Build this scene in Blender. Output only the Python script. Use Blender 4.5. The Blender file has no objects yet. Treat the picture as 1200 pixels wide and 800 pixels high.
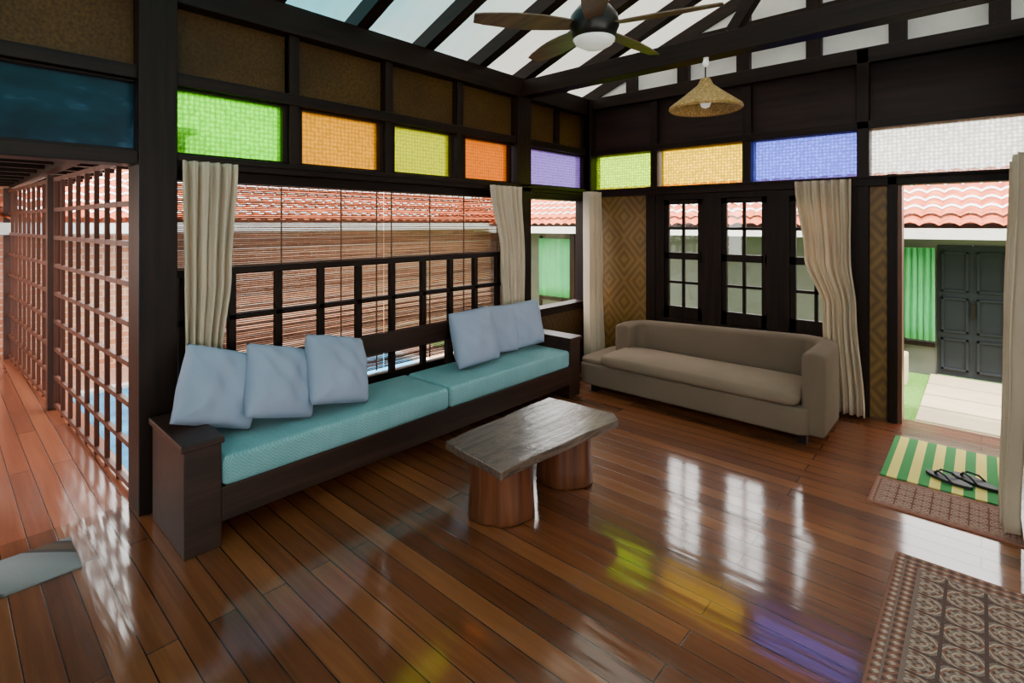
import bpy, math, random, bmesh
from mathutils import Vector, Matrix
random.seed(7)
D=bpy.data; C=bpy.context
col=C.scene.collection

# ---------------------------------------------------------------- helpers
def link(o,parent=None):
    col.objects.link(o)
    if parent: o.parent=parent
    return o
def empty(name):
    e=D.objects.new(name,None); e.empty_display_size=.1
    col.objects.link(e); return e
def mesh(name,verts,faces,mat,parent=None,smooth=False,bevel=0,seg=2,sub=0):
    me=D.meshes.new(name); me.from_pydata([tuple(v) for v in verts],[],faces); me.update()
    o=D.objects.new(name,me); link(o,parent)
    if mat: me.materials.append(mat)
    if smooth:
        for p in me.polygons: p.use_smooth=True
    if bevel:
        b=o.modifiers.new('bev','BEVEL'); b.width=bevel; b.segments=seg; b.limit_method='ANGLE'
    if sub:
        s=o.modifiers.new('sub','SUBSURF'); s.levels=sub; s.render_levels=sub
    return o
BF=[(0,3,2,1),(4,5,6,7),(0,1,5,4),(1,2,6,5),(2,3,7,6),(3,0,4,7)]
def bv(x0,x1,y0,y1,z0,z1):
    return [(x0,y0,z0),(x1,y0,z0),(x1,y1,z0),(x0,y1,z0),(x0,y0,z1),(x1,y0,z1),(x1,y1,z1),(x0,y1,z1)]
def box(name,x0,x1,y0,y1,z0,z1,mat,parent=None,bevel=0,**k):
    return mesh(name,bv(x0,x1,y0,y1,z0,z1),BF,mat,parent,bevel=bevel,**k)
def boxes(name,lst,mat,parent=None,bevel=0):
    V=[];F=[]
    for b in lst:
        n=len(V); V+=bv(*b); F+=[tuple(i+n for i in f) for f in BF]
    return mesh(name,V,F,mat,parent,bevel=bevel)
def beamv(p0,p1,w,h,up=(0,0,1)):
    p0=Vector(p0);p1=Vector(p1);d=(p1-p0).normalized();s=d.cross(Vector(up)).normalized();u=s.cross(d)
    out=[]
    for zz in(-1,1):
        for (p,sx) in((p0,-1),(p0,1),(p1,1),(p1,-1)):
            out.append(p+s*sx*w/2+u*zz*h/2)
    return out
def beams(name,lst,mat,parent=None,bevel=0,up=(0,0,1)):
    V=[];F=[]
    for b in lst:
        n=len(V); V+=beamv(b[0],b[1],b[2],b[3],up); F+=[tuple(i+n for i in f) for f in BF]
    return mesh(name,V,F,mat,parent,bevel=bevel)
def lathe(name,prof,center,mat,parent=None,n=40,fn=None,smooth=True,cap=True):
    V=[];F=[]
    for (r,z) in prof:
        for i in range(n):
            a=2*math.pi*i/n
            rr=r*(fn(a,z) if fn else 1)
            V.append((center[0]+rr*math.cos(a),center[1]+rr*math.sin(a),center[2]+z))
    m=len(prof)
    for j in range(m-1):
        for i in range(n):
            F.append((j*n+i,j*n+(i+1)%n,(j+1)*n+(i+1)%n,(j+1)*n+i))
    if cap:
        F.append(tuple(range(n-1,-1,-1))); F.append(tuple((m-1)*n+i for i in range(n)))
    return mesh(name,V,F,mat,parent,smooth=smooth)

# ---------------------------------------------------------------- materials
class N:
    def __init__(s,name):
        s.m=D.materials.new(name); s.m.use_nodes=True; s.t=s.m.node_tree; s.t.nodes.clear()
        s.out=s.t.nodes.new('ShaderNodeOutputMaterial')
    def n(s,typ,**k):
        nd=s.t.nodes.new('ShaderNode'+typ)
        for a,b in k.items(): setattr(nd,a,b)
        return nd
    def put(s,inp,v):
        if isinstance(v,bpy.types.NodeSocket): s.t.links.new(v,inp)
        elif isinstance(v,bpy.types.Node): s.t.links.new(v.outputs[0],inp)
        else: inp.default_value=v
    def math(s,op,a,b=0.0,c=0.0):
        nd=s.t.nodes.new('ShaderNodeMath'); nd.operation=op
        for i,v in enumerate((a,b,c)):
            s.put(nd.inputs[i],v)
        return nd.outputs[0]
    def sep(s):
        tc=s.n('TexCoord'); sp=s.n('SeparateXYZ'); s.put(sp.inputs[0],tc.outputs['Object']); return sp.outputs
    def coord(s,scale=(1,1,1),rot=(0,0,0),loc=(0,0,0)):
        tc=s.n('TexCoord'); mp=s.n('Mapping')
        s.t.links.new(tc.outputs['Object'],mp.inputs['Vector'])
        mp.inputs['Scale'].default_value=scale; mp.inputs['Rotation'].default_value=rot; mp.inputs['Location'].default_value=loc
        return mp.outputs[0]
    def noise(s,vec,scale=5,detail=4,rough=.5,dist=0):
        nd=s.n('TexNoise'); s.put(nd.inputs['Vector'],vec); nd.inputs['Scale'].default_value=scale
        nd.inputs['Detail'].default_value=detail; nd.inputs['Roughness'].default_value=rough; nd.inputs['Distortion'].default_value=dist
        return nd.outputs['Fac']
    def ramp(s,fac,stops,interp='LINEAR'):
        nd=s.n('ValToRGB'); s.put(nd.inputs[0],fac); e=nd.color_ramp.elements
        nd.color_ramp.interpolation=interp
        while len(e)<len(stops): e.new(.5)
        for i,(p,c) in enumerate(stops):
            e[i].position=p; e[i].color=(c[0],c[1],c[2],1)
        return nd.outputs[0]
    def mix(s,fac,a,b,mode='MIX'):
        nd=s.n('Mix'); nd.data_type='RGBA'; nd.blend_type=mode
        s.put(nd.inputs[0],fac); 
        for i,v in ((6,a),(7,b)):
            if isinstance(v,tuple): v=(v[0],v[1],v[2],1)
            s.put(nd.inputs[i],v)
        return nd.outputs[2]
    def bump(s,h,strength=.3,dist=.01):
        nd=s.n('Bump'); s.put(nd.inputs['Height'],h); nd.inputs['Strength'].default_value=strength; nd.inputs['Distance'].default_value=dist
        return nd.outputs[0]
    def bsdf(s,color,rough=.5,metal=0,normal=None,coat=0,coatr=.1,spec=.5,coatior=1.5):
        b=s.n('BsdfPrincipled')
        if isinstance(color,tuple): color=(color[0],color[1],color[2],1)
        s.put(b.inputs['Base Color'],color); s.put(b.inputs['Roughness'],rough); b.inputs['Metallic'].default_value=metal
        b.inputs['Coat Weight'].default_value=coat; s.put(b.inputs['Coat Roughness'],coatr); b.inputs['Coat IOR'].default_value=coatior
        b.inputs['Specular IOR Level'].default_value=spec
        if normal is not None: s.put(b.inputs['Normal'],normal); s.put(b.inputs['Coat Normal'],normal)
        return b.outputs[0]
    def done(s,sh): s.put(s.out.inputs['Surface'],sh); return s.m

def plain(name,c,rough=.5,**k):
    n=N(name)
    v=n.noise(n.coord(),6,3)
    cc=n.mix(v,tuple(x*.82 for x in c),tuple(min(1,x*1.15) for x in c))
    return n.done(n.bsdf(cc,rough,**k))
def wood(name,c1,c2,axis='z',rough=.4,coat=0,freq=1,spec=.5):
    n=N(name)
    sc={'x':(1.2,22,22),'y':(22,1.2,22),'z':(22,22,1.2)}[axis]
    v=n.noise(n.coord(tuple(a*freq for a in sc)),1,5,.6,.4)
    cc=n.ramp(v,[(.3,c1),(.7,c2)])
    return n.done(n.bsdf(cc,rough,coat=coat,normal=n.bump(v,.25,.004),spec=spec))
DK1=(.005,.0024,.0016); DK2=(.019,.0082,.0048)
dkx=wood('dark_wood_x',DK1,DK2,'x',.45,spec=.17); dky=wood('dark_wood_y',DK1,DK2,'y',.45,spec=.17); dkz=wood('dark_wood_z',DK1,DK2,'z',.45,spec=.17)
sofa_wood=wood('sofa_wood',(.010,.0042,.003),(.040,.016,.010),'y',.42,spec=.3)
redwood=wood('red_wood',(.055,.014,.007),(.13,.037,.018),'z',.45)

def floor_mat(name,ca,cb,cc,r0=.07,mort=(.008,.003,.0015),ior=1.8):
    n=N(name); co=n.coord()
    br=n.n('TexBrick'); n.put(br.inputs['Vector'],co)
    br.offset=.37; br.inputs['Scale'].default_value=1; br.inputs['Brick Width'].default_value=2.3; br.inputs['Row Height'].default_value=.105
    br.inputs['Mortar Size'].default_value=.0028; br.inputs['Mortar Smooth'].default_value=.2
    br.inputs['Color1'].default_value=(0,0,0,1); br.inputs['Color2'].default_value=(1,1,1,1); br.inputs['Mortar'].default_value=(.5,.5,.5,1)
    grain=n.noise(n.coord((1.5,30,30)),1,6,.62,.5)
    blot=n.noise(co,1.3,3)
    f=n.math('ADD',n.math('MULTIPLY',br.outputs['Color'],.36),n.math('ADD',n.math('MULTIPLY',grain,.5),n.math('MULTIPLY',blot,.22)))
    base=n.ramp(f,[(.25,ca),(.54,cb),(.88,cc)])
    base=n.mix(br.outputs['Fac'],base,mort)
    h=n.math('SUBTRACT',n.math('ADD',n.math('MULTIPLY',br.outputs['Color'],.5),n.math('MULTIPLY',n.noise(n.coord((1.2,11,1)),1,3),1.5)),n.math('MULTIPLY',br.outputs['Fac'],1.6))
    nb=n.bump(h,.27,.004)
    ro=n.math('ADD',n.math('MULTIPLY',n.noise(n.coord((1,5,1)),3,4),.11),r0)
    return n.done(n.bsdf(base,.45,normal=nb,coat=1,coatr=ro,spec=.1,coatior=ior))
floorM=floor_mat('varnished_floor_boards',(.062,.015,.005),(.165,.043,.013),(.31,.098,.030),.055,ior=1.85)
corrM=floor_mat('corridor_floor_boards',(.14,.033,.015),(.25,.068,.030),(.36,.11,.05),.09,ior=1.6)

n=N('bronze_woven_panel'); v=n.noise(n.coord((60,60,60)),1,2); w=n.noise(n.coord(),2.5,3)
panelM=n.done(n.bsdf(n.mix(w,n.ramp(v,[(.3,(.050,.022,.003)),(.7,(.125,.060,.009))]),(.030,.013,.0025)),.5,normal=n.bump(v,.4,.004),spec=.2))
n=N('dark_board_panel'); v=n.noise(n.coord((2,2,20)),1,4)
darkpanel=n.done(n.bsdf(n.ramp(v,[(.3,(.012,.0052,.0045)),(.7,(.026,.012,.0095))]),.5,spec=.2))
def weave(name,c1,c2,horiz=0):
    n=N(name); sp=n.sep()
    a=n.math('PINGPONG',sp[horiz],.20); b=n.math('PINGPONG',sp[2],.24)
    d=n.math('ADD',a,n.math('MULTIPLY',b,.83))
    ring=n.math('PINGPONG',n.math('MULTIPLY',d,12),.5)
    f1=n.math('GREATER_THAN',n.math('FRACT',n.math('MULTIPLY',sp[2],60)),.5)
    f2=n.math('GREATER_THAN',n.math('FRACT',n.math('MULTIPLY',sp[horiz],60)),.5)
    chk=n.math('ABSOLUTE',n.math('SUBTRACT',f1,f2))
    blot=n.noise(n.coord(),4,3)
    f=n.math('ADD',n.math('ADD',n.math('MULTIPLY',ring,.75),n.math('MULTIPLY',chk,.3)),n.math('MULTIPLY',blot,.4))
    return n.done(n.bsdf(n.ramp(f,[(.2,c1),(.9,c2)]),.45,normal=n.bump(f,.4,.003)))
weaveM=weave('bamboo_diamond_weave',(.08,.033,.006),(.30,.155,.030))
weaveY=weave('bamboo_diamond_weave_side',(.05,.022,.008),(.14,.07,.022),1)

def stained(name,c,tr=.5):
    n=N(name)
    vo=n.n('TexVoronoi'); n.put(vo.inputs['Vector'],n.coord((1,1,1))); vo.inputs['Scale'].default_value=34; vo.inputs['Randomness'].default_value=.25
    d=vo.outputs['Distance']
    cc=n.mix(n.ramp(d,[(.1,(0,0,0)),(.6,(1,1,1))]),c,tuple(x*.55 for x in c))
    t=n.n('BsdfTranslucent'); n.put(t.inputs['Color'],cc)
    p=n.n('BsdfTransparent'); n.put(p.inputs['Color'],cc)
    g=n.n('BsdfGlossy'); g.inputs['Roughness'].default_value=.12; n.put(g.inputs['Normal'],n.bump(d,.6,.01)); g.inputs['Color'].default_value=(1,1,1,1)
    m1=n.n('MixShader'); m1.inputs[0].default_value=tr; n.put(m1.inputs[1],t); n.put(m1.inputs[2],p)
    m2=n.n('MixShader'); m2.inputs[0].default_value=.02; n.put(m2.inputs[1],m1); n.put(m2.inputs[2],g)
    return n.done(m2.outputs[0])
gG=stained('green_textured_glass',(.40,1,.0))
gO=stained('orange_textured_glass',(.78,.50,.0))
gY=stained('lime_textured_glass',(.66,.70,.02))
gO2=stained('deep_orange_textured_glass',(.76,.35,.0))
gP=stained('violet_textured_glass',(.48,.38,.74))
gL=stained('pale_lime_textured_glass',(.74,1,.12),.75)
gYe=stained('yellow_textured_glass',(1,.78,.0),.75)
gB=stained('blue_violet_textured_glass',(.36,.42,1),.75)
gW=stained('clear_textured_glass',(1,1,.97),tr=.75)
n=N('teal_glass_painted_reflections'); v=n.noise(n.coord((1,2.5,6)),1,3)
tealM=n.done(n.bsdf(n.ramp(v,[(.35,(.002,.008,.014)),(.60,(.006,.025,.044)),(.72,(.05,.13,.22))]),.18,spec=.3))  # opaque pane; blurred reflections are put into its colour as noise blobs
n=N('window_glass'); t=n.n('BsdfTransparent'); g=n.n('BsdfGlossy'); g.inputs['Roughness'].default_value=.02
lw=n.n('LayerWeight'); f=n.math('ADD',n.math('MULTIPLY',n.math('POWER',lw.outputs['Facing'],4),.6),.04)
mx=n.n('MixShader'); n.put(mx.inputs[0],f); n.put(mx.inputs[1],t); n.put(mx.inputs[2],g)
glassM=n.done(mx.outputs[0])
n=N('translucent_roof_sheet'); sp=n.sep()
gr=n.math('MULTIPLY',n.math('SUBTRACT',sp[1],1.8),.5); gr=n.math('ADD',gr,n.math('MULTIPLY',n.math('SUBTRACT',n.noise(n.coord(),1.2,2),.5),.9))
cc=n.ramp(gr,[(0,(.20,.60,.68)),(1,(.84,.82,.74))])
t=n.n('BsdfTranslucent'); n.put(t.inputs['Color'],cc); df=n.n('BsdfDiffuse'); n.put(df.inputs['Color'],cc)
mx=n.n('MixShader'); mx.inputs[0].default_value=.86; n.put(mx.inputs[1],t); n.put(mx.inputs[2],df)
roofM=n.done(mx.outputs[0])
def fabric(name,c,weavesc=220,rough=.9,trans=0,var=.15,bs=.3):
    n=N(name); v=n.noise(n.coord(),weavesc,2); w=n.noise(n.coord(),3,3)
    cc=n.mix(w,tuple(x*(1-var) for x in c),tuple(min(1,x*(1+var)) for x in c))
    b=n.bsdf(cc,rough,normal=n.bump(v,bs,.002),spec=.2)
    if trans:
        t=n.n('BsdfTranslucent'); n.put(t.inputs['Color'],cc); mx=n.n('MixShader'); mx.inputs[0].default_value=trans
        n.put(mx.inputs[1],b); n.put(mx.inputs[2],t); return n.done(mx.outputs[0])
    return n.done(b)
curtM=fabric('cream_curtain_cloth',(.74,.61,.45),trans=.35)
pillM=fabric('pale_blue_pillow_cloth',(.29,.325,.43),bs=.5)
loveM=fabric('taupe_sofa_cloth',(.145,.098,.066),bs=.5)
loveS=fabric('taupe_cushion_cloth',(.19,.13,.088),bs=.5)
greenC=fabric('green_curtain_cloth',(.12,.55,.24),trans=.2)
n=N('teal_quilted_cover'); sp=n.sep()
zz=n.math('ADD',n.math('ADD',sp[0],n.math('PINGPONG',sp[1],.02)),sp[2])
stn=n.math('MULTIPLY',n.math('PINGPONG',zz,.009),110); w=n.noise(n.coord(),5,3)
cc=n.mix(n.math('ADD',n.math('MULTIPLY',stn,.4),n.math('MULTIPLY',w,.6)),(.11,.26,.275),(.23,.42,.43))
tealC=n.done(n.bsdf(cc,.8,normal=n.bump(n.math('ADD',stn,n.math('MULTIPLY',w,7)),.5,.006),spec=.25))
n=N('terracotta_tile'); v=n.noise(n.coord(),7,4)
tileM=n.done(n.bsdf(n.ramp(v,[(.3,(.34,.05,.015)),(.7,(.68,.16,.055))]),.7,spec=.2))
def brick(name,a,b,m):
    n=N(name); sp=n.sep(); cb=n.n('CombineXYZ'); n.put(cb.inputs[0],n.math('ADD',sp[1],sp[0])); n.put(cb.inputs[1],sp[2])
    br=n.n('TexBrick'); n.put(br.inputs['Vector'],cb.outputs[0]); br.inputs['Scale'].default_value=1
    br.inputs['Brick Width'].default_value=.24; br.inputs['Row Height'].default_value=.085; br.inputs['Mortar Size'].default_value=.008
    br.inputs['Color1'].default_value=(*a,1); br.inputs['Color2'].default_value=(*b,1); br.inputs['Mortar'].default_value=(*m,1)
    return n.done(n.bsdf(br.outputs[0],.85))
brickM=brick('red_brick',(.34,.10,.05),(.56,.21,.12),(.5,.40,.33))
brickL=brick('overexposed_brick',(.52,.19,.09),(.72,.34,.18),(.68,.50,.38))  # lightened so the colour itself carries the overexposed look of daylight
n=N('grass_ground'); v=n.noise(n.coord(),40,4); grassM=n.done(n.bsdf(n.ramp(v,[(.3,(.05,.17,.015)),(.7,(.17,.38,.05))]),.9,normal=n.bump(v,.8,.03)))
concM=plain('concrete_paver',(.54,.43,.28),.85)
deckM=plain('pool_deck_stone',(.48,.28,.20),.8)
n=N('pool_water'); v=n.noise(n.coord(),5,2); waterM=n.done(n.bsdf(n.ramp(v,[(.3,(.005,.20,.45)),(.7,(.03,.42,.72))]),.25,normal=n.bump(v,.2,.02),spec=.2))
greyW=plain('grey_wall_paint',(.10,.10,.085),.7)
doorG=plain('slate_door_paint',(.016,.020,.026),.5,spec=.2)
whiteM=plain('white_paint',(.80,.80,.76),.6)
fanD=plain('fan_dark_metal',(.02,.018,.016),.35,metal=.6)
fanB=wood('fan_blade_wood',(.08,.042,.024),(.20,.11,.06),'x',.35)
opalM=N('opal_glass'); b=opalM.n('BsdfPrincipled'); b.inputs['Base Color'].default_value=(.85,.88,.86,1); b.inputs['Roughness'].default_value=.25
b.inputs['Emission Color'].default_value=(1,.95,.85,1); b.inputs['Emission Strength'].default_value=.3; opalM=opalM.done(b.outputs[0])
n=N('rattan_weave'); v=n.n('TexVoronoi'); n.put(v.inputs['Vector'],n.coord()); v.inputs['Scale'].default_value=70
rattM=n.done(n.bsdf(n.ramp(v.outputs['Distance'],[(.1,(.72,.48,.18)),(.6,(.34,.19,.05))]),.6))
stumpM=wood('tree_stump_wood',(.045,.011,.004),(.155,.046,.016),'z',.4,0,freq=.8,spec=.3)
n=N('table_slab_wood'); v=n.noise(n.coord((12,1.8,12)),1,6,.65,2.0); v2=n.noise(n.coord(),7,4)
slabM=n.done(n.bsdf(n.ramp(v,[(.3,(.036,.018,.011)),(.5,(.115,.066,.044)),(.56,(.030,.015,.010)),(.75,(.095,.052,.034))]),.5,coat=.6,coatr=n.math('ADD',n.math('MULTIPLY',v2,.25),.02),normal=n.bump(n.math('ADD',v,n.math('MULTIPLY',v2,.8)),.45,.010)))
n=N('bamboo_slats'); v=n.noise(n.coord((2,3,70)),1,3)
cc=n.ramp(v,[(.3,(.12,.038,.017)),(.7,(.32,.125,.062))]); b=n.bsdf(cc,.5); t=n.n('BsdfTranslucent'); n.put(t.inputs['Color'],cc)
mx=n.n('MixShader'); mx.inputs[0].default_value=.3; n.put(mx.inputs[1],b); n.put(mx.inputs[2],t); blindM=n.done(mx.outputs[0])

def rugpat(name,x0,x1,y0,y1,cols,cell,bord):
    n=N(name); sp=n.sep()
    X,Y=sp[0],sp[1]
    a=n.math('PINGPONG',n.math('SUBTRACT',X,x0),cell/2); b=n.math('PINGPONG',n.math('SUBTRACT',Y,y0),cell/2)
    dm=n.math('MULTIPLY',n.math('ADD',a,b),2/cell)
    mx_=n.math('MULTIPLY',n.math('MAXIMUM',a,b),2/cell)
    f=n.math('FRACT',n.math('ADD',n.math('MULTIPLY',dm,1.0),n.math('MULTIPLY',mx_,.9)))
    c=n.ramp(f,[(0,cols[0]),(.3,cols[1]),(.52,cols[2]),(.8,cols[3])],'CONSTANT')
    pa=n.math('PINGPONG',n.math('SUBTRACT',X,x0),cell/10); pb=n.math('PINGPONG',n.math('SUBTRACT',Y,y0),cell/10)
    dots=n.math('GREATER_THAN',n.math('MULTIPLY',n.math('ADD',pa,pb),10/cell),1.25); c=n.mix(n.math('MULTIPLY',dots,.6),c,cols[3])
    lat=n.math('GREATER_THAN',mx_,.9); c=n.mix(lat,c,cols[1])
    dx=n.math('MINIMUM',n.math('SUBTRACT',X,x0),n.math('SUBTRACT',x1,X)); dy=n.math('MINIMUM',n.math('SUBTRACT',Y,y0),n.math('SUBTRACT',y1,Y))
    e=n.math('MINIMUM',dx,dy)
    a2=n.math('PINGPONG',X,.02); b2=n.math('PINGPONG',Y,.02); g=n.math('MULTIPLY',n.math('ADD',a2,b2),25)
    bc=n.ramp(g,[(0,cols[3]),(.3,cols[2]),(.65,cols[1])],'CONSTANT')
    inb=n.math('LESS_THAN',e,bord)
    c=n.mix(inb,c,bc)
    for k,w in((bord,.008),(bord*.45,.004)):
        ln=n.math('LESS_THAN',n.math('ABSOLUTE',n.math('SUBTRACT',e,k)),w); c=n.mix(ln,c,cols[0])
    ln2=n.math('LESS_THAN',e,.012); c=n.mix(ln2,c,cols[2])
    v=n.noise(n.coord(),120,2)
    return n.done(n.bsdf(n.mix(n.math('MULTIPLY',v,.7),c,(.12,.08,.065)),.95,normal=n.bump(v,.6,.004),spec=.1))

# ---------------------------------------------------------------- layout constants
XA=-3.48; YB=5.19
fl=box('floor',-3.62,4.0,-2.6,5.33,-.10,0,floorM)
box('floor_corridor',-9.0,-3.62,-1.6,.84,-.10,-.004,corrM)

# --------------- wall_left (sofa wall)
WA=empty('wall_left')
xo,xi=-3.60,-3.46
ys=[(.93,1.573),(1.697,2.329),(2.464,3.069),(3.233,3.834),(4.15,5.121)]
post=[]
post.append((-3.64,-3.41,.745,.93,0,3.05))
for a,b in((1.573,1.697),(2.329,2.464),(3.069,3.233)):
    m=(a+b)/2; post.append((xo,xi,m-.035,m+.035,1.99,2.9))
post.append((-3.62,-3.43,3.90,4.10,0,3.05))
post.append((-3.60,-3.40,5.12,5.19,0,3.05))
post.append((xo,xi,-.62,-.5,0,3.05)); post.append((xo,xi,-2.6,-2.45,0,3.05))
boxes('posts',post,dkz,WA,.004)
hor=[(-3.62,-3.43,-2.6,5.19,1.925,2.0),(-3.61,-3.45,-2.6,5.19,2.40,2.475),(-3.62,-3.42,-2.6,5.19,2.87,3.06)]
for a,b in ys+[(-.5,.745)]:
    hor.append((-3.57,-3.49,a-.06,b+.06,2.0,2.018)); hor.append((-3.57,-3.49,a-.06,b+.06,2.385,2.40))
boxes('rails',hor,dky,WA,.004)
st=[]
for a,b in ys:
    st+=[(-3.57,-3.49,a-.03,a+.006,2.0,2.4),(-3.57,-3.49,b-.006,b+.03,2.0,2.4)]
boxes('window_stiles',st,dkz,WA)
boxes('upper_panels',[(-3.555,-3.53,-2.5,5.15,2.47,2.88)],panelM,WA)
boxes('upper_panel_studs',[(-3.58,-3.49,y-.035,y+.035,2.47,2.88) for y in(.15,1.635,2.397,3.15,4.63)],dkz,WA)
boxes('low_wall',[(-3.57,-3.50,.9,3.92,0,.42)],darkpanel,WA)
boxes('low_wall_weave',[(-3.57,-3.50,4.08,5.15,0,.62)],weaveY,WA)
boxes('sill',[(-3.60,-3.44,4.08,5.15,.62,.70),(-3.60,-3.44,4.08,5.15,1.86,1.93)],dky,WA)
boxes('rear_wall_section',[(-3.57,-3.50,-2.5,-.6,0,1.93)],darkpanel,WA)
glA=[gG,gO,gY,gO2,gP]
for i,((a,b),g) in enumerate(zip(ys,glA)):
    box('window_%d'%(i+1),-3.535,-3.527,a,b,2.01,2.395,g)
box('window_6',-3.535,-3.527,-.5,.745,2.01,2.395,tealM)
box('window_7',-3.535,-3.527,4.1,5.12,.70,1.86,glassM)

RL=empty('window_railing')
xr0,xr1=-3.50,-3.455
boxes('top_rail',[(xr0-.01,xr1+.01,.93,3.90,1.285,1.33),(xr0,xr1,.93,3.90,1.0,1.035)],dky,RL,.003)
boxes('balusters',[(xr0,xr1,y-.022,y+.022,.42,1.29) for y in(.97,1.24,1.53,1.83,2.13,2.43,2.74,3.04,3.34,3.64,3.86)],dkz,RL,.003)

BL=empty('bamboo_blind')
sl=[];z=1.90
while z>.43:
    j=random.uniform(-.001,.001); h=.0104+random.uniform(-.0014,.0014)
    sl.append((-3.585+j,-3.580+j,.95,2.424,z,z+h)); sl.append((-3.585+j,-3.580+j,2.430,3.88,z,z+h)); z-=.0128
boxes('slats',sl,blindM,BL)
boxes('cords',[(-3.589,-3.576,y-.003,y+.003,.43,1.92) for y in(1.15,1.6,2.05,2.36,2.5,2.9,3.3,3.75)],plain('blind_cord',(.12,.07,.04),.8),BL)
boxes('valance',[(-3.60,-3.56,.95,3.88,1.86,1.925)],dky,BL)

# --------------- wall_back
WB=empty('wall_back')
yi,yo=5.19,5.33
post=[(-3.48,-3.38,5.12,yo,0,3.05)]
for a,b in((-2.684,-2.545),(-1.703,-1.617),(-.772,-.683)):
    m=(a+b)/2; post.append((m-.04,m+.04,5.17,yo,1.95,2.9))
post+=[(-.775,-.69,5.16,yo,0,3.05),(-.565,-.50,5.15,yo,0,2.0),(.235,.36,5.15,yo,0,3.05),(-2.70,-2.60,5.16,yo,0,2.0),(3.9,4.0,5.19,yo,0,3.05),(2.0,2.1,5.19,yo,0,3.05)]
boxes('posts',post,dkz,WB,.004)
boxes('door_jamb',[(-.50,-.47,5.17,5.31,0,1.93)],wood('jamb_red_wood',(.10,.03,.015),(.2,.07,.035),'z',.4),WB,.003)
boxes('rails',[(-3.48,4.0,5.15,yo,1.91,1.985),(-3.48,4.0,5.16,yo,2.385,2.45),(-3.48,4.0,5.16,yo,2.93,3.06)],dkx,WB,.004)
boxes('dark_boards',[(-3.42,4.0,5.23,5.27,2.44,2.95),(.36,4.0,5.23,5.27,0,2.44)],darkpanel,WB)
boxes('dark_board_joints',[(x-.03,x+.03,5.20,5.25,2.44,2.95) for x in(-2.62,-1.66,-.73)],dkz,WB)
boxes('weave_panels',[(-3.39,-2.69,5.22,5.26,0,1.92),(-.695,-.56,5.22,5.26,0,1.92),(-2.61,-.77,5.22,5.26,0,.58)],weaveM,WB)
for i,((a,b),g) in enumerate(zip([(-3.38,-2.67),(-2.56,-1.70),(-1.62,-.77),(-.69,.24)],[gL,gYe,gB,gW])):
    box('window_%d'%(8+i),a,b,5.245,5.253,1.98,2.39,g)
CW=empty('casement_window')
fr=[(-2.60,-.77,5.17,5.31,.53,.61),(-2.60,-.77,5.17,5.31,1.85,1.91),(-2.60,-2.50,5.17,5.31,.6,1.86),(-2.09,-1.90,5.17,5.31,.6,1.86),(-1.48,-1.29,5.17,5.31,.6,1.86),(-.87,-.77,5.17,5.31,.6,1.86)]
boxes('frame',fr,dkz,CW,.004)
lf=[];gl=[]
for a,b in((-2.50,-2.09),(-1.90,-1.48),(-1.29,-.87)):
    lf+=[(a,a+.05,5.19,5.225,.61,1.85),(b-.05,b,5.19,5.225,.61,1.85),(a,b,5.19,5.225,.61,.74),(a,b,5.19,5.225,1.80,1.85),(a,b,5.19,5.225,1.23,1.30)]
    m=(a+b)/2; lf+=[(m-.015,m+.015,5.195,5.22,.7,1.82)]
    for zz in(.99,1.55): lf.append((a,b,5.195,5.22,zz-.014,zz+.014))
    gl.append((a+.02,b-.02,5.206,5.210,.7,1.82))
    lf.append((b-.03,b-.015,5.17,5.19,1.2,1.32))
boxes('sashes',lf,dkz,CW,.002); boxes('panes',gl,glassM,CW)

WC=empty('wall_right')
boxes('boards',[(.30,.38,3.45,5.15,0,3.0)],darkpanel,WC)
boxes('posts',[(.27,.41,3.40,3.50,0,3.05),(.27,.41,4.35,4.42,0,3.05)],dkz,WC,.004)
GB=empty('wall_back_gable')
sl_=.384; rx=.3
def roofz(x,b=3.08): return b+sl_*(x-XA) if x<rx else b+sl_*(rx-XA)-sl_*(x-rx)
V=[(-3.48,5.26,3.05),(4.0,5.26,3.05),(4.0,5.26,roofz(4.0)),(rx,5.26,roofz(rx)),(-3.48,5.26,roofz(-3.48))]
V2=[(a,5.29,c) for a,b,c in V]
mesh('infill',V+V2,[(0,1,2,3,4),(9,8,7,6,5)],whiteM,GB)
boxes('studs',[(x-.06,x+.06,5.19,5.26,3.05,roofz(x)) for x in(-2.9,-2.3,-1.7,-1.1,-.5,.1,.7,1.3,1.9,2.5,3.1)],dkz,GB)
boxes('girt',[(-2.4,3.2,5.18,5.26,3.34,3.52),(-1.1,1.8,5.18,5.26,3.93,4.05)],dkx,GB)

WR=empty('wall_rear')
boxes('posts',[(x-.06,x+.06,-2.6,-2.48,0,3.05) for x in(-3.4,-1.6,.3,2.2,3.94)],dkz,WR)
boxes('rails',[(-3.5,4,-2.6,-2.48,2.0,2.1),(-3.5,4,-2.6,-2.48,2.9,3.06),(-3.5,4,-2.58,-2.5,.8,.86)],dkx,WR)
boxes('boards',[(-3.5,4,-2.56,-2.53,2.1,2.95),(-3.5,4,-2.56,-2.53,0,.8),(-3.5,.3,-2.56,-2.53,.8,2.1)],darkpanel,WR)  # unseen; last board shuts two open bays, added to darken the interior
WS=empty('wall_side')
boxes('posts',[(3.9,4.0,y-.06,y+.06,0,3.05) for y in(-2.5,-.6,1.3,3.2,5.1)],dkz,WS)
boxes('rails',[(3.9,4,-2.5,5.2,2.0,2.1),(3.9,4,-2.5,5.2,2.9,3.06),(3.9,4,-2.5,5.2,.8,.86)],dky,WS)
boxes('boards',[(3.94,3.97,-2.5,5.2,2.1,2.95),(3.94,3.97,-2.5,5.2,0,.8),(3.94,3.97,3.2,5.2,.8,2.1)],darkpanel,WS)

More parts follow.
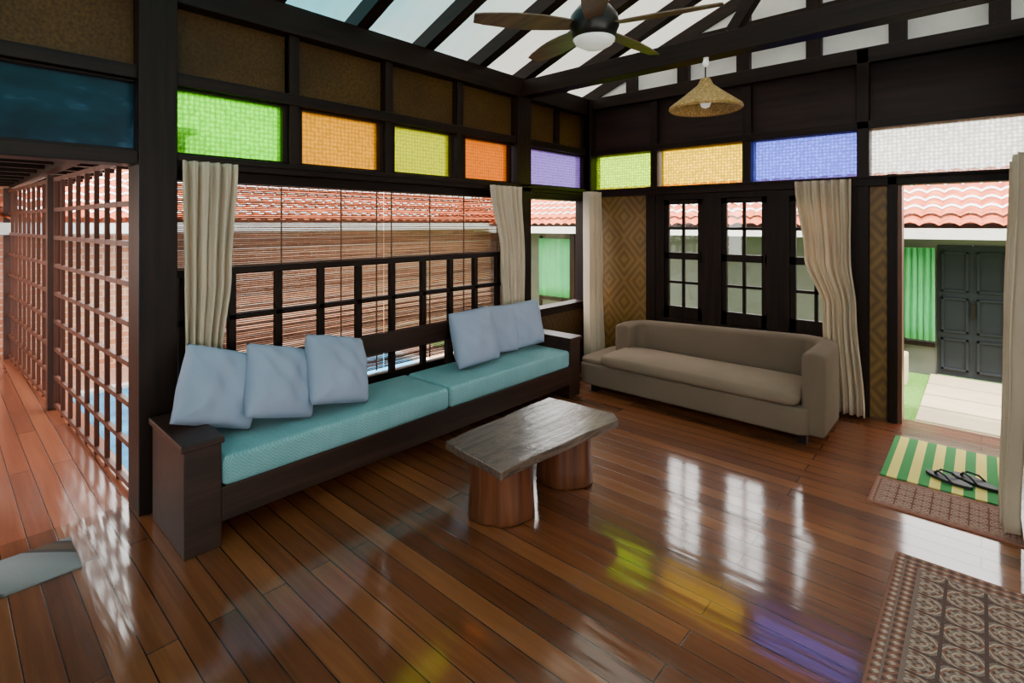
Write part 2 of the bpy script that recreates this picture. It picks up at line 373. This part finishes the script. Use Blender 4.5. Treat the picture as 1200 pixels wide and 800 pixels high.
CE=empty('ceiling')
V=[];F=[]
ny=int((5.9+3.2)/.04); 
for i in range(ny+1):
    y=-3.2+i*.04; o=.012*math.sin(2*math.pi*y/.16)
    for x in(-4.2,rx,4.8): V.append((x,y,roofz(x,3.17)+o))
for i in range(ny):
    for k in range(2): F.append((i*3+k,i*3+k+1,(i+1)*3+k+1,(i+1)*3+k))
mesh('roof_sheets',V,F,roofM,CE,smooth=True)
raf=[]
y=2.13-.63*7
while y<5.3:
    raf.append(((-3.9,y,roofz(-3.9)+.02),(rx,y,roofz(rx)+.02),.10,.13)); raf.append(((rx,y,roofz(rx)+.02),(4.5,y,roofz(4.5)+.02),.10,.13)); y+=.63
beams('rafters',raf,dkx,CE)
boxes('ridge_beam',[(rx-.05,rx+.05,-2.6,5.2,roofz(rx)-.15,roofz(rx)+.02)],dky,CE)
boxes('tie_beams',[(-3.5,4.0,3.96,4.10,2.88,3.04),(-3.5,4.0,-.1,.04,3.0,3.14)],dkx,CE,.004)
boxes('king_posts',[(rx-.06,rx+.06,3.97,4.09,3.04,roofz(rx)-.1)],dkz,CE)
beams('struts',[((-1.4,4.03,3.04),(rx-.9,4.03,roofz(rx-.9)-.02),.08,.09),((rx+1.6,4.03,3.04),(rx+.9,4.03,roofz(rx+.9)-.02),.08,.09)],dkx,CE,up=(0,1,0))

# --------------- corridor + lattice
LT=empty('lattice_screen')
p0=Vector((-3.66,.79,0)); p1=Vector((-8.7,.59,0)); dd=(p1-p0); L=dd.length; dd.normalize()
def lp(s,z): q=p0+dd*s; return (q.x,q.y,z)
vb=[];s=.10
while s<L:
    vb.append((lp(s,0),lp(s,2.0),.026,.028)); s+=.27
beams('vertical_bars',vb,redwood,LT,up=(0,1,0))
beams('horizontal_bars',[(lp(0,z),lp(L,z),.026,.032) for z in(.04,.28,.52,.76,1.0,1.24,1.48,1.72,1.98)],redwood,LT)
beams('posts',[(lp(s,0),lp(s,2.02),.10,.10) for s in(2.34,4.95)],wood('lattice_post_wood',(.03,.010,.006),(.07,.025,.014),'z'),LT,up=(0,1,0))
CR=empty('ceiling_corridor')
boxes('boards',[(-9,-3.64,-1.6,1.1,2.16,2.19)],darkpanel,CR)
boxes('joists',[(x-.03,x+.03,-1.6,1.1,2.06,2.16) for x in[-3.9-.5*i for i in range(11)]]+[(-9,-3.64,.62,.7,2.03,2.10)],dky,CR)
box('wall_corridor_end',-9.12,-9.0,-3,.62,-.5,2.3,brickM)
box('wall_corridor_side',-9.0,-3.64,-1.75,-1.6,-.5,.9,brickM)

# --------------- exterior
gx=box('ground_grass',-14,8,-8,14,-.72,-.6,grassM)
boxes('lawn_edge',[(-3.6,6,5.4,13,-.6,-.5)],grassM)
PV=empty('garden_pavers')
for k in range(6):
    box('slab_%d'%k,-.52,.42,5.8+k*.57,6.32+k*.57,-.5,-.46,concM,PV,.01)
box('door_step',-.6,.35,5.34,5.39,-.6,-.12,concM,None,.01)
boxes('pool_deck',[(-9,-8.15,.88,5.6,-.6,-.44),(-4.20,-3.64,.88,5.6,-.6,-.44),(-8.1,-4.25,5.0,5.6,-.6,-.44)],deckM)
PO=empty('swimming_pool')
box('water',-7.95,-4.4,1.03,4.8,-.59,-.46,waterM,PO)
boxes('coping',[(-8.1,-4.25,.90,1.02,-.59,-.42),(-8.1,-4.25,4.81,4.96,-.59,-.42),(-8.1,-7.96,1.03,4.8,-.59,-.42),(-4.39,-4.25,1.03,4.8,-.59,-.42)],whiteM,PO)
def tile_roof(name,ox,oy,oz,ax,up,length,run,slope,parent=None):
    V=[];F=[];nw=int(length/.05);rows=int(run/.3)
    for r in range(rows):
        for e in(0,1):
            d=(r+e)*.3+(0 if e==0 else .04)
            for i in range(nw+1):
                s=i*.05; h=.045*abs(math.sin(math.pi*s/.2))+(.045 if e==0 else 0)
                x=ox+ax[0]*s+up[0]*d; y=oy+ax[1]*s+up[1]*d
                V.append((x,y,oz+d*slope+h))
    m=nw+1
    for r in range(rows):
        for i in range(nw):
            a=r*2*m+i; F.append((a,a+1,a+m+1,a+m))
    return mesh(name,V,F,tileM,parent)
HB=empty('courtyard_house')
tile_roof('tile_roof',-11,8.6,1.53,(1,0),(0,1),15,2.1,.42,HB)
boxes('fascia',[(-11,4,8.62,8.66,1.40,1.54),(-11,4,8.66,9.24,1.40,1.43)],whiteM,HB)
boxes('facade',[(-11,-.45,9.24,9.36,-.5,1.6),(.28,4,9.24,9.36,-.5,1.6),(-.45,.28,9.24,9.36,1.31,1.6)],greyW,HB)
boxes('roof_core',[(-11,4,9.4,9.5,1.5,1.75)],whiteM,HB)
boxes('posts',[(x-.06,x+.06,8.7,8.82,-.5,1.42) for x in(-9.5,-6.2,-3.4,1.6)],dkz,HB)
boxes('window_frames',[(a-.05,a,9.19,9.24,-.3,1.33) for a in(-7.4,-6.35,-5.2,-4.4,-2.4,-1.7,-.82)]+[(a,b,9.19,9.24,-.1,-.05) for a,b in((-7.4,-6.4),(-5.2,-4.4),(-2.4,-1.7),(-.82,-.47))],dkz,HB)
DR=empty('door_1')
dl=[(-.45,-.085,9.22,9.26,-.46,1.31),(-.085,.28,9.22,9.26,-.46,1.31)]
boxes('leaves',dl,doorG,DR,.004)
pn=[]
for a in(-.41,-.045):
    for z0,z1 in((-.38,.05),(.13,.6),(.68,1.22)):
        pn+=[(a,a+.285,9.20,9.225,z0,z0+.03),(a,a+.285,9.20,9.225,z1-.03,z1),(a,a+.03,9.20,9.225,z0,z1),(a+.255,a+.285,9.20,9.225,z0,z1)]
boxes('mouldings',pn,doorG,DR,.003)
boxes('bolt',[(-.1,-.06,9.18,9.21,.35,.55)],fanD,DR)

def curtain(name,axis,rows,base,nf,amp,mat,nz=40,nu=90,seed=0):
    rnd=random.Random(seed); ph=[rnd.uniform(0,6.28) for _ in range(3)]
    zs=[r[0] for r in rows]
    def ev(z,k):
        for i in range(len(rows)-1):
            a,b=rows[i],rows[i+1]
            if a[0]>=z>=b[0]:
                t=(a[0]-z)/(a[0]-b[0]); t=t*t*(3-2*t); return a[k]*(1-t)+b[k]*t
        return rows[-1][k]
    V=[];F=[]
    for j in range(nz+1):
        z=zs[0]+(zs[-1]-zs[0])*j/nz
        s0,s1,of=ev(z,1),ev(z,2),ev(z,3)
        for i in range(nu+1):
            u=i/nu; s=s0+(s1-s0)*u
            w=math.sin(u*nf*2*math.pi+ph[0]+.5*math.sin(z*2+ph[1]))+.35*math.sin(u*nf*4.7*math.pi+ph[2]+z)
            o=of+amp*w
            V.append((base+o,s,z) if axis=='Y' else (s,base-o,z))
    for j in range(nz):
        for i in range(nu):
            a=j*(nu+1)+i; F.append((a,a+1,a+nu+2,a+nu+1))
    o=mesh(name,V,F,mat,None,smooth=True)
    m=o.modifiers.new('th','SOLIDIFY'); m.thickness=.003
    return o
curtain('curtain','Y',[(1.96,.94,1.24,.05),(1.3,.95,1.20,.05),(.80,.96,1.15,.04)],-3.43,5,.028,curtM,seed=1)
curtain('curtain','Y',[(1.96,3.45,3.90,.05),(1.3,3.58,3.93,.05),(.80,3.62,3.93,.04)],-3.43,6,.028,curtM,seed=2)
curtain('curtain','Y',[(1.96,4.90,5.12,.07),(1.0,4.82,5.10,.12),(.03,4.76,5.10,.16)],-3.36,4,.05,curtM,seed=3)
curtain('curtain','X',[(1.97,-1.22,-.80,.03),(1.3,-1.14,-.80,.05),(.9,-1.00,-.76,.06),(.03,-.98,-.70,.06)],5.12,6,.030,curtM,seed=4)
curtain('curtain','Y',[(1.96,3.62,4.30,-.09),(.9,3.58,4.2,-.12),(.03,3.62,4.0,-.14)],.25,5,.03,curtM,seed=5)
boxes('curtain_rod',[(-3.42,-3.405,.93,5.1,1.965,1.98)],dky)
boxes('curtain_rod',[(-3.3,.2,5.085,5.10,1.975,1.99)],dkx)
for a,b in((-.82,-.47),(-7.4,-6.4)):
    curtain('green_curtain','X',[(1.27,a,b,.03),(.0,a,b,.03)],9.16,5,.02,greenC,nz=6,nu=60,seed=9)
box('garden_planter',-1.0,-.72,8.4,8.7,-.5,-.1,concM,None,.02)

HA=empty('pool_side_house')
box('brick_facade',-9.3,-9.0,.7,9.2,-.6,1.7,brickL,HA)
tile_roof('tile_roof',-8.45,.2,1.60,(0,1),(-1,0),9,2.7,.42,HA)
boxes('fascia',[(-8.52,-8.48,.2,9.2,1.47,1.61),(-9,-8.52,.2,9.2,1.47,1.5)],whiteM,HA)

# --------------- built-in sofa
SO=empty('wooden_daybed')
boxes('armrests',[(-3.34,-2.80,.79,.955,0,.545),(-3.34,-2.80,3.90,4.06,0,.545)],sofa_wood,SO,.006)
boxes('arm_caps',[(-3.35,-2.785,.775,.965,.515,.55),(-3.35,-2.785,3.89,4.075,.515,.55)],sofa_wood,SO,.006)
boxes('frame',[(-2.85,-2.80,.955,3.90,.12,.29),(-3.34,-2.85,.955,3.90,.20,.285)],sofa_wood,SO,.004)
boxes('backboard',[(-3.36,-3.32,.955,3.90,.63,.78)],sofa_wood,SO,.006)
boxes('back_posts',[(-3.36,-3.32,y-.03,y+.03,.12,.78) for y in(1.0,1.95,2.9,3.86)],sofa_wood,SO,.004)
for i,(a,b) in enumerate(((.96,2.44),(2.45,3.89))):
    o=box('seat_cushion_%d'%(i+1),-3.31,-2.79,a,b,.288,.44,tealC,SO,.03,seg=4)
    for p in o.data.polygons: p.use_smooth=True
def pillow(name,c,size,th,rot,seed):
    rnd=random.Random(seed); n=28;V=[];F=[];R=Matrix.Rotation(rot[2],4,'Z')@Matrix.Rotation(rot[1],4,'Y')@Matrix.Rotation(rot[0],4,'X')
    p=[rnd.uniform(0,6) for _ in range(6)]
    def pt(i,j,sg):
        u=2*i/n-1; v=2*j/n-1
        pin=1-.05*(1-v*v)*abs(u)**3; pin2=1-.05*(1-u*u)*abs(v)**3
        k=1-.05*(u*u*v*v)
        x=u*size/2*pin*k; y=v*size/2*pin2*k
        h=th/2*(max(0,(1-abs(u)**2.2)*(1-abs(v)**2.2)))**.42
        rr=math.hypot(abs(u)-1,abs(v)-1)
        h*=1+.10*math.sin(3*u+p[0])*math.sin(3*v+p[1])+.11*math.sin(9*u+3*v+p[2])*math.sin(5*v+p[3])-.20*math.exp(-rr*3)*math.sin(12*math.atan2(abs(v)-1.001,abs(u)-1.001)+p[4])
        q=R@Vector((sg*h,x,y)); return (c[0]+q.x,c[1]+q.y,c[2]+q.z)
    for sg in(1,-1):
        for j in range(n+1):
            for i in range(n+1): V.append(pt(i,j,sg))
    m=(n+1)**2
    for j in range(n):
        for i in range(n):
            a=j*(n+1)+i; F.append((a,a+1,a+n+2,a+n+1)); F.append((m+a,m+a+n+1,m+a+n+2,m+a+1))
    o=mesh(name,V,F,pillM,None,smooth=True)
    bm=bmesh.new(); bm.from_mesh(o.data); bmesh.ops.remove_doubles(bm,verts=bm.verts,dist=.0005); bm.to_mesh(o.data); bm.free()
    return o
ra=math.radians
pillow('throw_pillow',(-3.12,1.05,.700),.44,.20,(ra(-22),ra(-22),ra(10)),1)
pillow('throw_pillow',(-3.06,1.36,.675),.44,.20,(ra(-18),ra(-25),ra(14)),2)
pillow('throw_pillow',(-3.03,1.71,.680),.45,.20,(ra(-15),ra(-25),ra(14)),3)
pillow('throw_pillow',(-3.07,2.95,.680),.46,.18,(ra(2),ra(-16),ra(-4)),4)
pillow('throw_pillow',(-3.17,3.34,.670),.43,.15,(ra(-3),ra(-14),ra(-6)),5)
pillow('throw_pillow',(-3.15,3.66,.670),.43,.16,(ra(3),ra(-12),ra(-10)),6)

# --------------- coffee table
CT=empty('coffee_table')
cn=[(-2.165,1.86),(-1.70,1.80),(-1.63,2.76),(-1.70,2.84),(-2.19,2.80)]
edge=[]
def lerp(a,b,t): return (a[0]+(b[0]-a[0])*t,a[1]+(b[1]-a[1])*t)
rnd=random.Random(3)
for i in range(len(cn)):
    a,b=cn[i],cn[(i+1)%len(cn)]
    L_=math.dist(a,b); k=max(2,int(L_/.06))
    for j in range(k):
        q=lerp(a,b,j/k); w=.004*math.sin(j*.9+i)+rnd.uniform(-.0015,.0015)
        nx,nyv=(b[1]-a[1])/L_,-(b[0]-a[0])/L_
        edge.append((q[0]+nx*w,q[1]+nyv*w))
ne=len(edge)
V=[(x,y,.42) for x,y in edge]+[(x+.0,y,.375) for x,y in edge]
mesh('slab',V,[tuple(range(ne)),tuple(range(2*ne-1,ne-1,-1))]+[(i,i+ne,(i+1)%ne+ne,(i+1)%ne) for i in range(ne)],slabM,CT,bevel=.006)
def stump(name,c,r,seed):
    rr=random.Random(seed); ph=[rr.uniform(0,6) for _ in range(4)]
    fn=lambda a,z:1+.05*math.sin(3*a+ph[0])+.03*math.sin(5*a+ph[1]+z*3)+.018*math.sin(11*a+ph[2])
    lathe(name,[(r*1.0,0),(r*1.03,.015),(r*1.0,.10),(r*.97,.2),(r*.97,.30),(r*.98,.375)],c,stumpM,CT,64,fn)
stump('stump_leg_1',(-1.99,2.12,0),.175,1); stump('stump_leg_2',(-1.95,2.66,0),.165,4)

# --------------- loveseat
LS=empty('loveseat')
def arc(cx,cy,r,a0,a1,k):
    return [(cx+r*math.cos(ra(a0+(a1-a0)*i/k)),cy+r*math.sin(ra(a0+(a1-a0)*i/k))) for i in range(k+1)]
path=[(-2.66,4.58),(-2.66,4.66)]+arc(-2.50,4.72,.16,180,90,8)+arc(-1.10,4.70,.20,90,0,10)+[(-.90,4.5),(-.90,4.3),(-.90,4.22)]
path=[p for i,p in enumerate(path) if i==0 or math.dist(p,path[i-1])>.005]
def sweep(name,path,th,z0,zt,mat,parent):
    V=[];F=[];m=len(path);tot=sum(math.dist(path[i],path[i+1]) for i in range(m-1));acc=0
    for i,pt in enumerate(path):
        if i: acc+=math.dist(path[i-1],pt)
        a=path[max(0,i-1)];b=path[min(m-1,i+1)];l=math.dist(a,b);nx,nyv=-(b[1]-a[1])/l,(b[0]-a[0])/l
        t=acc/tot; zz=zt(t); r=th/2
        ring=[(-r,z0),(-r,zz-r*.6)]+[(-r*math.cos(ra(q))**.7 if q<90 else (0 if q==90 else r*abs(math.cos(ra(q)))**.7),zz-r*.6+r*.6*math.sin(ra(q))) for q in(20,45,90,135,160)]+[(r,zz-r*.6),(r,z0)]
        for (o,z) in ring: V.append((pt[0]+nx*o,pt[1]+nyv*o,z))
        k=len(ring)
    for i in range(m-1):
        for j in range(k-1):
            a=i*k+j; F.append((a,a+k,a+k+1,a+1))
        F.append((i*k+k-1,(i+1)*k+k-1,(i+1)*k,i*k))
    F.append(tuple(range(k))); F.append(tuple((m-1)*k+j for j in range(k-1,-1,-1)))
    o=mesh(name,V,F,mat,parent,smooth=True); b=o.modifiers.new('b','BEVEL'); b.width=.02;b.segments=3;b.angle_limit=ra(50)
    return o
sweep('back_and_arm',path,.15,.07,lambda t:.60+.07*min(1,t*1.6),loveM,LS)
def rslab(name,x0,x1,y0,y1,z0,z1,rad,mat,bulge=0,bev=.03,parent=None):
    pts=arc(x1-rad,y1-rad,rad,0,90,8)+arc(x0+rad,y1-rad,rad,90,180,8)+arc(x0+rad,y0+rad,rad,180,270,8)+arc(x1-rad,y0+rad,rad,270,360,8)
    k=len(pts); V=[(x,y,z0) for x,y in pts]+[(x,y,z1) for x,y in pts]; cx,cy=(x0+x1)/2,(y0+y1)/2
    for s,h in((.7,.7),(.35,1)): V+=[(cx+(x-cx)*s,cy+(y-cy)*s,z1+bulge*h) for x,y in pts]
    F=[tuple(range(k-1,-1,-1))]
    for l in range(3): F+=[(l*k+i,l*k+(i+1)%k,(l+1)*k+(i+1)%k,(l+1)*k+i) for i in range(k)]
    F.append(tuple(3*k+i for i in range(k)))
    return mesh(name,V,F,mat,parent,smooth=True,bevel=bev,seg=4)
rslab('base',-2.90,-.91,4.16,4.86,.07,.27,.10,loveM,0,.025,LS)
rslab('seat_cushion',-2.66,-.98,4.13,4.70,.275,.370,.10,loveS,.035,.04,LS)
rslab('chaise_pad',-2.90,-2.60,4.18,4.84,.26,.31,.09,loveM,.01,.02,LS)
boxes('feet',[(x-.03,x+.03,y-.03,y+.03,0,.08) for x in(-2.75,-.97) for y in(4.25,4.80)],dkz,LS)

# --------------- ceiling fan
FN=empty('ceiling_fan'); fc=(-1.72,2.64); fz=2.73
lathe('motor',[(.03,.17),(.10,.16),(.14,.11),(.15,.05),(.13,.0),(.12,-.03)][::-1],(fc[0],fc[1],fz),fanD,FN)
lathe('light_bowl',[(.01,-.085),(.07,-.078),(.11,-.055),(.125,-.03)],(fc[0],fc[1],fz),opalM,FN)
lathe('downrod',[(.015,.15),(.015,roofz(fc[0])-fz)],(fc[0],fc[1],fz),fanD,FN,12)
for k in range(5):
    a=ra(16+72*k); V=[];F=[]
    nseg=10
    for i in range(nseg+1):
        t=i/nseg; r=.12+.60*t; w=(.045+.030*math.sin(math.pi*min(1,t*1.15)*.9))*(1 if t<.95 else .75)
        for s,h in((-1,-.004),(1,-.004),(1,.004),(-1,.004)):
            px=r; py=s*w; pz=h+s*w*.22
            V.append((fc[0]+px*math.cos(a)-py*math.sin(a),fc[1]+px*math.sin(a)+py*math.cos(a),fz+.05+pz))
    for i in range(nseg):
        for j in range(4): F.append((i*4+j,(i+1)*4+j,(i+1)*4+(j+1)%4,i*4+(j+1)%4))
    F+=[(0,1,2,3),tuple(nseg*4+j for j in(3,2,1,0))]
    mesh('blade_%d'%(k+1),V,F,fanB,FN)
PL=empty('pendant_lamp'); pc=(-1.60,4.03)
lathe('shade',[(.275,2.50),(.27,2.515),(.16,2.60),(.06,2.68),(.035,2.73)],(pc[0],pc[1],0),rattM,PL,48,cap=False)
lathe('shade_fringe',[(.275,2.50),(.262,2.485)],(pc[0],pc[1],0),rattM,PL,48,cap=False)
lathe('bulb',[(.005,2.50),(.03,2.51),(.042,2.54),(.03,2.58),(.02,2.62)],(pc[0],pc[1],0),opalM,PL,20)
lathe('cord',[(.006,2.62),(.006,2.88)],(pc[0],pc[1],0),fanD,PL,8)
SB=empty('bulb_socket')
lathe('base',[(.02,2.87),(.025,2.89)],(pc[0]+.02,3.99,0),whiteM,SB,16)
lathe('bulb',[(.005,2.81),(.022,2.82),(.026,2.84),(.018,2.87)],(pc[0]+.02,3.99,0),opalM,SB,20)

# --------------- rugs, mats, sandals
R1=rugpat('patterned_rug',-.31,.62,1.6,3.13,[(.22,.135,.11),(.075,.036,.032),(.27,.095,.06),(.50,.37,.28)],.13,.10)
box('area_rug',-.31,.62,1.6,3.13,0,.012,R1,None,.003)
R2=rugpat('door_mat_pattern',-.49,.16,3.60,4.0,[(.38,.20,.15),(.18,.06,.045),(.34,.12,.08),(.55,.40,.31)],.08,.04)
box('door_mat',-.49,.16,3.60,4.0,0,.010,R2,None,.003)
n=N('striped_mat'); sp=n.sep()
f=n.math('FRACT',n.math('MULTIPLY',n.math('ADD',sp[0],.5),9.5))
smM=n.done(n.bsdf(n.mix(n.math('GREATER_THAN',f,.5),(.04,.26,.06),(.84,.68,.16)),.9))
box('striped_mat',-.48,.12,4.04,4.85,0,.008,smM,None,.002)
n=N('runner_pattern'); wv=n.n('TexWave'); n.put(wv.inputs['Vector'],n.coord((1,.8,1),(0,0,.9))); wv.inputs['Scale'].default_value=1.1; wv.inputs['Distortion'].default_value=2.5; wv.inputs['Detail'].default_value=0
v=n.noise(n.coord(),150,2)
c=n.ramp(wv.outputs['Fac'],[(0,(.10,.055,.035)),(.14,(.04,.03,.03)),(.22,(.19,.18,.18)),(1,(.25,.24,.24))],'EASE')
rm=n.done(n.bsdf(n.mix(n.math('MULTIPLY',v,.4),c,(.1,.1,.1)),.95,spec=.1))
box('runner_rug',-3.44,-3.11,-.6,.46,0,.012,rm,None,.003)
rub=plain('black_rubber',(.015,.015,.015),.6)
def sandal(x,y,rot):
    S=empty('flip_flop'); pts=[]
    for i in range(28):
        a=2*math.pi*i/28; px=.125*math.cos(a); w=.045*(1+.12*math.cos(a)-.12*math.cos(2*a)); pts.append((px,w*math.sin(a)))
    c,s=math.cos(rot),math.sin(rot)
    tf=lambda p:(x+p[0]*c-p[1]*s,y+p[0]*s+p[1]*c)
    V=[(*tf(p),.009) for p in pts]+[(*tf(p),.028) for p in pts]; k=28
    mesh('sole',V,[tuple(range(k-1,-1,-1)),tuple(range(k,2*k))]+[(i,(i+1)%k,(i+1)%k+k,i+k) for i in range(k)],rub,S,bevel=.003)
    for sg in(-1,1):
        cu=D.curves.new('strap','CURVE'); cu.dimensions='3D'; cu.bevel_depth=.006; sp_=cu.splines.new('POLY')
        P=[(.075,0,.03),(.05,sg*.018,.055),(.0,sg*.038,.05),(-.035,sg*.043,.025)]; sp_.points.add(3)
        for q,pp in zip(sp_.points,P): q.co=(*tf(pp),pp[2],1)
        o=D.objects.new('strap',cu); cu.materials.append(rub); link(o,S)
sandal(-.15,4.20,ra(155)); sandal(-.03,4.27,ra(150))

# ---------------------------------------------------------------- light
w=D.worlds.new('World'); C.scene.world=w; w.use_nodes=True; bg=w.node_tree.nodes['Background']
bg.inputs[0].default_value=(1,.98,.94,1); bg.inputs[1].default_value=8.5
sun=D.lights.new('sun','SUN'); sun.energy=13; sun.angle=ra(3); sun.color=(1,.95,.86)
so=D.objects.new('sun',sun); col.objects.link(so)
so.rotation_euler=Vector((-.42,.35,-1)).to_track_quat('-Z','Y').to_euler()

# ---------------------------------------------------------------- camera
cam=D.cameras.new('camera'); co=D.objects.new('camera',cam); col.objects.link(co); C.scene.camera=co
co.location=(0,0,1.6); co.rotation_euler=(ra(90),0,ra(42.04)); cam.sensor_width=36; cam.lens=18.3; cam.shift_y=-.115; cam.clip_start=.02
